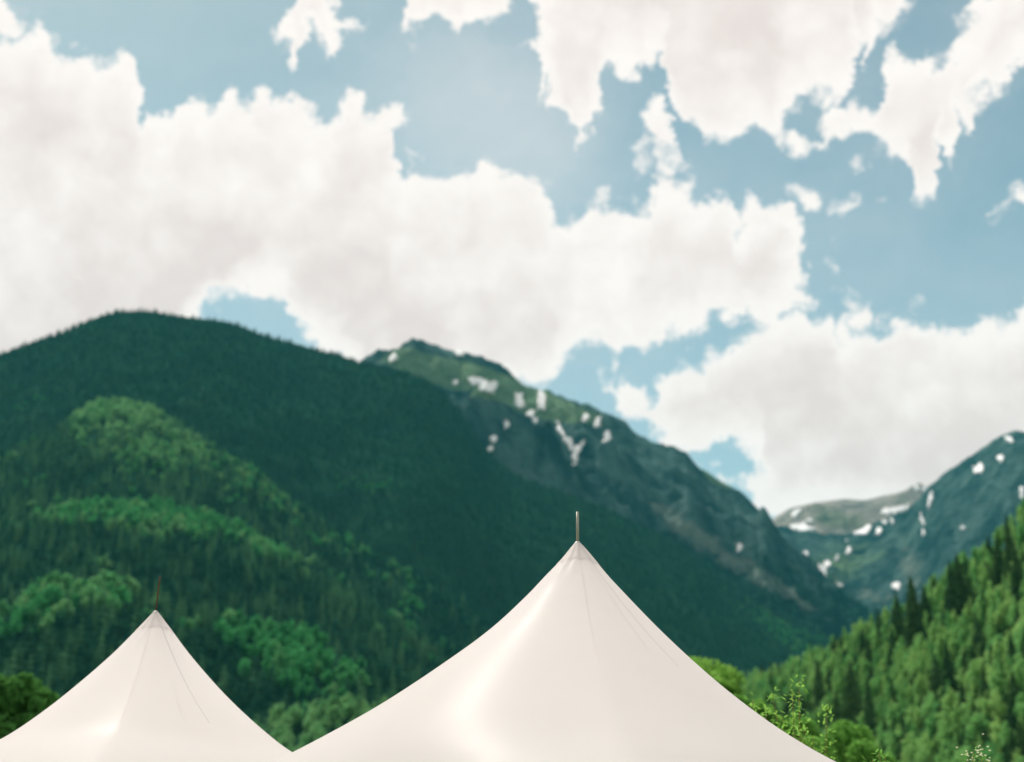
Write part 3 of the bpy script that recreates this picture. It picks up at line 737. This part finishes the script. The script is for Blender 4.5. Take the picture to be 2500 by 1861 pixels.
forest(rocky, 16.0, lambda x, y: 0.02 + 0 * x, 17, 'alpine_wood', lambda x, y: -0.3 + 0 * x, tmin=0.05,
       keep=lambda x, y, Q: np.clip((y - (1110 + 0.30 * (x - 1200))) / 260, 0, .9) * (1 - bell(x, y, 1690, 1300, 190, 34, 0.62)) * (x > 1150), azr=(-4, 20))

# ------------------------------------------------------------------ right hillside: trees one by one
spruce_me = [conifer_mesh('spruce_crown', 15, 10, 1, r_, 20 + s_, M['conifer_o'], .04) for s_, r_ in enumerate((.19, .23, .17, .25))]
grove_me = [aspen_mesh('grove_crown', 650, 40 + s_, M['aspen_o'], .030, .105 + .022 * s_) for s_ in range(6)]
trunk_me = tube_mesh('trunk', [[((0, 0, -.05), .016), ((.003, 0, .3), .012), ((0, .002, .6), .008), ((0, 0, .93), .002)]], M['bark'])
def tree(name, loc, h, me, label, cat, group, width=1.0, rz=None):
    e = empty(name, loc, rng.uniform(0, 6.28) if rz is None else rz)
    t_ = bpy.data.objects.new('trunk', trunk_me); link(t_); t_.parent = e
    c_ = bpy.data.objects.new('crown', me); link(c_); c_.parent = e
    t_.scale = (h, h, h); c_.scale = (h * width, h * width, h)
    tag(e, label, cat, group)
    return e
named = [  # top x, top y, height px, label
    (2236, 1408, 165, 'tall narrow dark spruce on the crest beside the snow dot, highest of the trio'),
    (2266, 1428, 130, 'dark spruce just right of the tallest in the crest trio'),
    (2192, 1446, 110, 'short dark spruce at the left end of the crest trio'),
    (2330, 1370, 160, 'broad dark spruce, left one of the pair halfway up the crest'),
    (2354, 1352, 160, 'dark spruce, right one of the pair halfway up the crest'),
    (2412, 1304, 60, 'small lone spruce poking above the crest between two groups'),
    (2472, 1256, 140, 'highest spruce on the hill, close to the right edge of the photo'),
    (2448, 1310, 110, 'dark spruce just left below the highest one on the hill'),
    (2486, 1330, 130, 'dark spruce at the right edge below the highest one'),
    (2326, 1572, 175, 'large dark spruce standing alone in the middle of the bright grove'),
    (2180, 1528, 105, 'dark spruce below the crest trio on the left'),
    (2126, 1556, 90, 'small dark spruce near the lower left part of the crest'),
    (2004, 1616, 150, 'leftmost tall dark spruce above the lime shrub'),
    (2092, 1616, 170, 'thin pointed dark spruce, second from the left above the bush'),
    (2130, 1660, 170, 'wide dark spruce right of the thin pointed one'),
    (2048, 1690, 120, 'lower dark spruce between the leftmost and the thin pointed one'),
    (2392, 1500, 110, 'dark spruce upper right of the lone large one in the grove'),
    (2290, 1600, 130, 'dark spruce touching the lone large one on its left'),
    (1880, 1612, 60, 'small faint spruce at the foot of the crest next to the tent slope'),
    (2480, 1640, 120, 'dark spruce low at the right edge of the photo'),
]
taken = []
for i, (tx, ty, hp, lab) in enumerate(named):
    b_ = hill_r.at(tx, min(ty + hp, 1900))
    bx, by = project(b_)
    dist = math.hypot(b_[0], b_[1])
    h = (by - ty) * dist / FPX
    tree('spruce_tree', tuple(b_ - (0, 0, .3)), h, spruce_me[i % 4], lab, 'spruce', 'dark spruces on the right hillside', rng.uniform(.9, 1.2))
    taken.append(b_)
taken = np.array(taken)
_, _, area = hill_r.sample(10, 0.03, azmin=3, azmax=27)
Q, t_, _ = hill_r.sample(int(area / 3.1 ** 2), 0.03, azmin=3, azmax=27)
qx, qy = project(Q)
dist = np.hypot(Q[:, 0], Q[:, 1])
near_named = np.min(np.hypot(Q[:, None, 0] - taken[None, :, 0], Q[:, None, 1] - taken[None, :, 1]), axis=1)
ok = near_named > 3.5
front = (np.abs(qx[:, None] - np.array([n_[0] for n_ in named])[None]) < 26) & (qy[:, None] > np.array([n_[1] + n_[2] * .55 for n_ in named])[None]) & (qy[:, None] < np.array([n_[1] + n_[2] * 1.25 for n_ in named])[None])
ok &= ~(front.any(1) & (rng.random(len(Q)) < .75))
Q, qx, qy, dist = Q[ok], qx[ok], qy[ok], dist[ok]
tent_y = np.interp(qx, [0, 1418, 1680, 1900, 2060, 2500], [1900, 1326, 1604, 1776, 1861, 2100])
Hh = 9.0 * rng.uniform(.5, 1.4, len(Q))
top_y = qy - Hh / dist * FPX
vis = (qx > 1780) & (qx < 2520) & (top_y < np.minimum(1861, tent_y)) & (qy > 1200)
sp = (0.19 + .6 * fbm(Q[:, 0] / 28, Q[:, 1] / 28, 2) > rng.random(len(Q)) * .8 + .1)
order = np.argsort(np.where(vis, dist, 1e9))
n_s = n_a = 0; used = np.zeros(len(Q), bool)
for k in order:
    if not vis[k]: break
    p_ = tuple(Q[k] - (0, 0, .3))
    if sp[k]:
        if n_s > 110: continue
        tree('spruce_tree', p_, Hh[k] * 1.15, spruce_me[k % 4], 'smaller dark spruce scattered among the leafy trees of the right hillside', 'spruce', 'smaller spruces scattered in the hillside grove'); n_s += 1
    else:
        if n_a >= 290: continue
        tree('aspen_tree', p_, Hh[k], grove_me[k % 6], 'bright green leafy aspen in the grove covering the right hillside', 'aspen', 'aspens of the right hillside grove', rng.uniform(.9, 1.3)); n_a += 1
    used[k] = True
rest = ~used
asp2 = proto_collection('grove_shapes', [])
for s_ in range(4):
    asp2.objects.link(bpy.data.objects.new('grove_crown_far', grove_me[s_]))
o = scatter('hillside_grove', Q[rest & ~sp] - (0, 0, .4), Hh[rest & ~sp], rng.random(int((rest & ~sp).sum())), asp2, 5); tag(o, 'rest of the bright green aspen wood on the right hillside', 'grove')
spr2 = proto_collection('spruce_shapes', [])
for s_ in range(4): spr2.objects.link(bpy.data.objects.new('spruce_crown_far', spruce_me[s_]))
o = scatter('hillside_spruces', Q[rest & sp] - (0, 0, .4), Hh[rest & sp] * 1.1, rng.random(int((rest & sp).sum())), spr2, 6); tag(o, 'rest of the dark spruces in the wood on the right hillside', 'grove')

# ------------------------------------------------------------------ near trees and shrubs
def on_ray(px_, py_, dist_):
    x, y, z = pix(px_, py_); k = dist_ / math.hypot(x, y)
    return Vector((x * k, y * k, CAM_Z + z * k))
def near_tree(name, label, cat, lobes_px, dist_, n, leaf, mat_, seed, group=None):
    """lobes_px: (px, py, radius px, depth offset m)"""
    rd = random.Random(seed)
    lob = []
    for (x_, y_, r_, dz) in lobes_px:
        p = on_ray(x_, y_, dist_ + dz); lob.append((p.x, p.y, p.z, r_ / FPX * (dist_ + dz)))
    cx = sum(l[0] for l in lob) / len(lob); cy_ = sum(l[1] for l in lob) / len(lob)
    e = empty(name, (cx, cy_, 0))
    ll = [(l[0] - cx, l[1] - cy_, l[2], l[3]) for l in lob]
    V, Fc = leafy(n, ll, leaf, rd)
    mesh_obj('crown', V, Fc, mat_, e)
    zc = sum(l[2] for l in ll) / len(ll)
    paths = [[((0, 0, -.1), .03 * zc + .02), ((0.05, 0, zc * .5), .022 * zc + .015), ((0, 0, zc * .8), .012 * zc)]]
    for l in ll:
        paths.append([((0, 0, zc * rd.uniform(.35, .7)), .01 * zc), ((l[0] * .6, l[1] * .6, (zc * .6 + l[2]) / 2), .006 * zc), ((l[0], l[1], l[2]), .003 * zc)])
    me = tube_mesh('trunk', paths, M['bark']); t_ = bpy.data.objects.new('trunk', me); link(t_); t_.parent = e
    tag(e, label, cat, group)
    return e
near_tree('round_tree', 'rounded lime green tree crown just behind the right slope of the big tent', 'tree',
          [(1700, 1668, 48, 0), (1735, 1648, 34, 2), (1775, 1670, 38, -1), (1700, 1720, 60, 1), (1770, 1715, 45, 0), (1660, 1700, 60, 0), (1720, 1780, 80, 0), (1760, 1690, 34, -2), (1690, 1632, 26, 1)], 85, 5200, 0.30, M['lime'], 11)
near_tree('leafy_bush', 'round mid green bush at the bottom below the dark spruces', 'bush',
          [(2060, 1800, 36, 0), (2095, 1805, 34, 1), (2030, 1830, 34, 0), (2110, 1845, 34, -1), (2070, 1860, 50, 0), (2040, 1890, 60, 0), (2105, 1900, 50, 0), (2160, 1865, 24, 1)], 48, 3800, 0.13, M['mid'], 12)
near_tree('dark_tree', 'dense dark green tree crown at the left edge behind the small tent', 'tree',
          [(20, 1700, 42, 0), (70, 1690, 30, 1), (-40, 1710, 60, 0), (105, 1720, 34, 0), (40, 1750, 50, 1), (-60, 1780, 70, 0), (90, 1770, 40, 0), (150, 1735, 26, 0), (0, 1820, 60, 0), (-130, 1720, 70, 1), (60, 1665, 18, 0), (-10, 1672, 20, 0)], 46, 9000, 0.15, M['deep'], 13)
near_tree('low_bush', 'lighter bush behind the leafy twigs at the tent slope', 'bush',
          [(1900, 1790, 40, 0), (1950, 1800, 45, 1), (1850, 1745, 34, 0), (1990, 1850, 45, 0), (1930, 1860, 60, 0), (1800, 1730, 30, 0)], 34, 4200, 0.10, M['mid'], 14)

# twiggy shrub close behind the tent, leaf by leaf
def twig_shrub(name, label, cat, tips, dist_, leaf_len, seed, mat_, n_leaf=280, flowers=None, per=None, spread=.05):
    rd = random.Random(seed)
    base = on_ray(sum(t[0] for t in tips) / len(tips), 1861, dist_); base.z = 0
    e = empty(name, tuple(base))
    paths = []; spots = []
    for (x_, y_, dz) in tips:
        tip = on_ray(x_, y_, dist_ + dz) - base
        root = Vector((rd.uniform(-.1, .1), rd.uniform(-.1, .1), 0))
        mid = root.lerp(tip, .6) + Vector((rd.uniform(-.15, .15), rd.uniform(-.15, .15), .15))
        pts = []
        for k in range(9):
            s_ = k / 8
            p = (1 - s_) ** 2 * root + 2 * s_ * (1 - s_) * mid + s_ * s_ * tip
            pts.append((p, .018 * (1 - s_) + .0028))
        paths.append(pts)
        length = (tip - root).length
        for k in range(90):
            s_ = 1 - (rd.random() ** 1.2) * .42
            p = (1 - s_) ** 2 * root + 2 * s_ * (1 - s_) * mid + s_ * s_ * tip
            spots.append((p, s_))
    me = tube_mesh('stems', paths, M['twig'], 5); o = bpy.data.objects.new('stems', me); link(o); o.parent = e
    # one leaf shape, folded along its midrib
    L_ = leaf_len
    V = [(0, 0, 0), (.22 * L_, .35 * L_, .05 * L_), (0, 1.0 * L_, -.05 * L_), (-.22 * L_, .35 * L_, .05 * L_), (0, .4 * L_, -.03 * L_), (.17 * L_, .7 * L_, .02 * L_), (-.17 * L_, .7 * L_, .02 * L_), (0, .72 * L_, -.04 * L_)]
    Fl = [(0, 1, 4), (1, 5, 7, 4), (5, 2, 7), (0, 4, 3), (3, 4, 7, 6), (6, 7, 2)]
    lm = bpy.data.meshes.new('leaf'); lm.from_pydata(V, [], Fl); lm.materials.append(mat_)
    rd.shuffle(spots); spots_top = sorted(spots[:], key=lambda q: -q[1])
    BV = []; BF = []
    for k, (p, s_) in enumerate(spots_top):
        d = Vector((rd.gauss(0, 1), rd.gauss(0, 1), rd.gauss(.35, .8))).normalized()
        off = Vector((rd.gauss(0, spread), rd.gauss(0, spread), rd.gauss(0, spread))) * (1.25 - s_) * 2.6
        rot = d.to_track_quat('Y', 'Z').to_euler(); sc_ = rd.uniform(.6, 1.2)
        if k < n_leaf:
            lf = bpy.data.objects.new('leaf', lm); link(lf); lf.parent = e
            lf.location = p + off; lf.rotation_euler = rot; lf.scale = (sc_,) * 3
        else:
            mtx = Matrix.Translation(p + off) @ rot.to_matrix().to_4x4() @ Matrix.Scale(sc_, 4)
            b_ = len(BV); BV += [mtx @ Vector(v) for v in V]; BF += [tuple(b_ + q for q in f) for f in Fl]
    if BV:
        o = mesh_obj('foliage', BV, BF, mat_, e); o['kind'] = 'stuff'
    if flowers:
        FV = []; FF = []
        for (p, s_) in spots_top[:flowers]:
            c_ = p + Vector((rd.gauss(0, .05), rd.gauss(0, .05), rd.gauss(.03, .05)))
            for q in range(4):
                a = q * 1.57 + rd.random(); b_ = len(FV)
                FV += [c_, c_ + Vector((math.cos(a) * .012, math.sin(a) * .012, .008)), c_ + Vector((math.cos(a + .7) * .014, math.sin(a + .7) * .014, .012))]; FF.append((b_, b_ + 1, b_ + 2))
        o = mesh_obj('blossoms', FV, FF, M['flower'], e); o['kind'] = 'stuff'
    tag(e, label, cat)
    return e
twig_shrub('twiggy_shrub', 'lime green shrub with long leafy twigs reaching up behind the right tent slope', 'shrub',
           [(1950, 1655, 0), (1886, 1695, .3), (1935, 1690, -.2), (2018, 1732, .2), (1868, 1725, .6), (1910, 1750, .1), (1965, 1775, .4), (1838, 1708, .3), (1985, 1800, -.1), (1930, 1800, .2), (1880, 1770, .5), (2010, 1830, .3), (1900, 1790, 0), (1850, 1745, .2)],
           15.0, 0.068, 21, M['lime'])
twig_shrub('flowering_shrub', 'tip of a shrub with tiny pale blossoms at the bottom edge on the right', 'shrub',
           [(2376, 1838, 0), (2395, 1848, .1), (2362, 1854, -.1), (2405, 1856, .2), (2386, 1862, 0)], 12.0, 0.035, 22, M['mid'], 120, 55, spread=.03)
twig_shrub('small_sapling', 'small pale green twig tips at the bottom edge left of the blossoms', 'shrub',
           [(2145, 1838, 0), (2160, 1850, .2), (2130, 1855, -.1)], 14.0, 0.06, 23, M['mid'], 90, spread=.04)

# ------------------------------------------------------------------ tents
RIDGE = math.atan2(0.066, 1.0)      # heading of the corner that points at the camera, measured from -Y towards +X
RC = 3.23                            # mast to corner
def tent(name, mast, z_eave, left_px, right_px, label, rod, lines):
    mx, my = mast
    dh = math.hypot(mx, my); vx, vy = mx / dh, my / dh          # horizontal view direction
    lx, ly = vy, -vx                                            # lateral, to the right
    def prof(pts):
        out = []
        for (a, b_) in pts:
            x, y, z = pix(a, b_)
            k = dh / (x * vx + y * vy)
            out.append((abs((x * k - mx) * lx + (y * k - my) * ly), CAM_Z + z * k))
        return out
    PL, PR = prof(left_px), prof(right_px)
    H = max(PL[0][1], PR[0][1])
    def full(p):
        p = [(0.0, H)] + [(max(r_, .012 * (i + 1)), z_) for i, (r_, z_) in enumerate(p)]
        # carry the curve on to the corner
        r_, z_ = p[-1]
        for f in (.5, 1.0): p.append((r_ + (RC - r_) * f, z_ + (z_eave - z_) * (1 - (1 - f) ** 1.25)))
        a = np.array(p)
        rr_ = np.linspace(0, RC, 400); zz = np.interp(rr_, a[:, 0], a[:, 1])
        w = np.ones(15) / 15; zs = np.convolve(np.pad(zz, 7, mode='reflect', reflect_type='odd'), w, 'valid')
        m_ = np.clip(rr_ / .25, 0, 1)
        z1 = zz * (1 - m_) + zs * m_
        w = np.hanning(75)[1:-1]; w /= w.sum(); zb = np.convolve(np.pad(z1, 36, mode='reflect', reflect_type='odd'), w, 'valid')
        m2 = np.clip((rr_ - .25) / .5, 0, 1)
        return rr_, z1 * (1 - m2) + zb * m2
    rL, zL = full(PL); rR, zR = full(PR)
    nA, nR = 192, 110
    ang = np.linspace(0, 2 * math.pi, nA + 1)[:-1]
    S = np.concatenate([[0], RC * np.linspace(.004, 1, nR - 1) ** 1.35])
    # corners lie at multiples of 90 degrees (local); local -Y is the front corner
    ux, uy = np.cos(ang), np.sin(ang)
    man = np.abs(ux) + np.abs(uy)
    V = []
    for i, s_ in enumerate(S):
        t = s_ / RC
        kq = .05 + .95 * t ** 2.4
        r_ = s_ / ((1 - kq) + kq * man)
        a_w = ang + RIDGE
        wx, wy = np.cos(a_w), np.sin(a_w)
        side = (wx * lx + wy * ly) * .5 + .5
        side = side * side * (3 - 2 * side)
        z = np.interp(s_, rL, zL) * (1 - side) + np.interp(s_, rR, zR) * side
        # shallow wrinkles running down from the peak
        wr = np.exp(-((s_ - .16) / .14) ** 2) * .006 * np.sin(ang * 11 + 1.3 * np.sin(ang * 3) + s_ * 9) + .0035 * np.exp(-((s_ - .9) / .7) ** 2) * np.sin(ang * 8 + .6)
        crease = -.012 * np.sin(math.pi * min(1, t * 1.6)) * (1 - np.abs(np.cos(2 * ang))) if False else 0
        z = z + wr * min(1, s_ / .05)
        V.append(np.stack([r_ * wx, r_ * wy, z], -1))
    V = np.array(V)
    e = empty(name, (mx, my, 0))
    vv = V.reshape(-1, 3); Fc = []
    for i in range(nR - 1):
        for j in range(nA):
            a, b_ = i * nA + j, i * nA + (j + 1) % nA
            if i == 0: Fc.append((a, b_ + nA, a + nA)) if False else Fc.append((0, a + nA, b_ + nA))
            else: Fc.append((a, a + nA, b_ + nA, b_))
    can = mesh_obj('canopy', vv, Fc, M['vinyl'], e, True)
    def surf(a_loc, s_, lift=0.0):
        j = (a_loc / (2 * math.pi) * nA) % nA; j0 = int(j) % nA; j1 = (j0 + 1) % nA; fj = j - int(j)
        i = np.interp(s_, S, np.arange(nR)); i0 = min(int(i), nR - 2); fi = i - i0
        p = (V[i0, j0] * (1 - fj) + V[i0, j1] * fj) * (1 - fi) + (V[i0 + 1, j0] * (1 - fj) + V[i0 + 1, j1] * fj) * fi
        return Vector(p) + Vector((0, 0, lift))
    def strip(nm, fn, s0, s1, w, lift, mt, n=60):
        SV = []; SF = []
        for k in range(n):
            s_ = s0 + (s1 - s0) * k / (n - 1); a = fn(s_); da = w / max(s_, .05) / 2
            for q in (-1, 0, 1):
                SV.append(surf(a + da * q, s_, lift * (1 if q == 0 else .25)))
            if k:
                b_ = 3 * k
                SF += [(b_ - 3, b_ - 2, b_ + 1, b_), (b_ - 2, b_ - 1, b_ + 2, b_ + 1)]
        mesh_obj(nm, SV, SF, mt, e, True)
    for k in range(4):
        strip('seam', lambda s_, k=k: k * math.pi / 2, .04, 1.2, .020, .0012, M['vinyl'])
    CV = []; CF = []
    for i_, s_ in enumerate((.02, .06, .10, .14, .165, .17)):
        for j in range(64):
            a = 2 * math.pi * j / 64
            CV.append(surf(a, s_ + (.012 * math.cos(2 * a) if s_ > .15 else 0), .004 if s_ < .168 else -.002))
            if i_: CF.append(((i_ - 1) * 64 + j, i_ * 64 + j, i_ * 64 + (j + 1) % 64, (i_ - 1) * 64 + (j + 1) % 64))
    mesh_obj('peak_patch', CV, CF, M['vinyl'], e, True)
    for (fn, s0, s1, w, mt) in lines: strip('cable_shadow_strip', fn, s0, s1, w, .004, mt)  # painted strips for the inner cable's shadow seen through the canopy
    # valance, corner posts and mast
    VV = []; VF = []
    per = [Vector(p) for p in V[-1]]
    for j, p in enumerate(per):
        sc_ = .012 * math.sin(j * math.pi / 4)
        VV += [p + Vector((0, 0, -.001)), p + Vector((0, 0, -.22 + sc_))]
    for j in range(nA):
        a, b_ = 2 * j, 2 * ((j + 1) % nA); VF.append((a, a + 1, b_ + 1, b_))
    mesh_obj('valance', VV, VF, M['vinyl'], e, True)
    for k in range(4):
        p = surf(k * math.pi / 2, RC * .995)
        me = tube_mesh('corner_post', [[((p.x, p.y, 0), .03), ((p.x, p.y, p.z - .01), .03)]], M['metal'], 10)
        o = bpy.data.objects.new('corner_post', me); link(o); o.parent = e
    me = tube_mesh('mast', [[((0, 0, 0), .035), ((0, 0, H - .06), .035)]], M['metal'], 12)
    o = bpy.data.objects.new('mast', me); link(o); o.parent = e
    me = tube_mesh('peak_cap', [[((0, 0, H - .045), .040), ((0, 0, H - .025), .034), ((0, 0, H - .005), .024), ((0, 0, H + .006), .013)]], M['seam'], 16)
    o = bpy.data.objects.new('peak_cap', me); link(o); o.parent = e
    r0, tip_px, r_rod, mt = rod
    x, y, z = pix(*tip_px); k = dh / (x * vx + y * vy)
    tip = Vector((x * k - mx, y * k - my, CAM_Z + z * k))
    me = tube_mesh('rod', [[((0, 0, H - .02), r_rod), (tuple(Vector((0, 0, H)).lerp(tip, .5)), r_rod * .97), (tuple(tip), r_rod * .92)]], mt, 12)
    o = bpy.data.objects.new('rod', me); link(o); o.parent = e
    tag(e, label, 'tent', 'white peaked tents')
    return V, S, e

MAIN_D, LEFT_D = 11.0, 13.8
def mast_xy(px_, py_, d_):
    x, y, z = pix(px_, py_); k = d_ / math.hypot(x, y); return (x * k, y * k)
tent('peaked_tent', mast_xy(1410, 1325, MAIN_D), 2.12,
     [(1409, 1324), (1402, 1327), (1368, 1370), (1324, 1416), (1300, 1444), (1260, 1484), (1200, 1542), (1160, 1573), (1080, 1630), (1000, 1685), (920, 1736), (840, 1782), (760, 1826), (714, 1850)],
     [(1411, 1324), (1419, 1328), (1480, 1401), (1552, 1478), (1616, 1544), (1680, 1604), (1760, 1673), (1828, 1725), (1900, 1774), (1940, 1799), (2060, 1861)],
     'large white peaked tent with a pale metal rod standing on its tip', (0, (1410, 1250), .0125, M['metal']),
     [(lambda s_: -math.pi / 2 + .62 + .06 * s_, .06, 1.05, .008, M['seam_shade'])])
tent('peaked_tent', mast_xy(380, 1494, LEFT_D), 2.15,
     [(379, 1493), (372, 1497), (344, 1528), (280, 1592), (220, 1645), (140, 1711), (80, 1754), (0, 1806)],
     [(381, 1493), (390, 1500), (400, 1516), (460, 1596), (500, 1645), (560, 1713), (640, 1788), (714, 1848)],
     'smaller looking white peaked tent at the left with a thin rusty rod on its tip', (0, (391, 1407), .0065, M['rust']),
     [(lambda s_: -math.pi / 2 + .66 + .05 * s_, .08, 1.12, .012, M['seam_shade'])])

# ------------------------------------------------------------------ haze
HZ = 2500
hv = [(x, y, z) for z in (-8, HZ) for y in (-9000, 9200) for x in (-9000, 9000)]
hf = [(0, 2, 3, 1), (4, 5, 7, 6), (0, 1, 5, 4), (2, 6, 7, 3), (0, 4, 6, 2), (1, 3, 7, 5)]
hz = mesh_obj('haze', hv, hf)
hm = bpy.data.materials.new('haze_air'); hm.use_nodes = True; hm.node_tree.nodes.clear()
gh = G(hm.node_tree)
pv = gh.n('ShaderNodeVolumePrincipled')
pv.inputs['Color'].default_value = (0.13, 0.80, 0.96, 1)
pv.inputs['Density'].default_value = 0.000028
pv.inputs['Anisotropy'].default_value = 0.0
oo = gh.n('ShaderNodeOutputMaterial'); hm.node_tree.links.new(pv.outputs[0], oo.inputs['Volume'])
hz.data.materials.append(hm)
hz['kind'] = 'stuff'
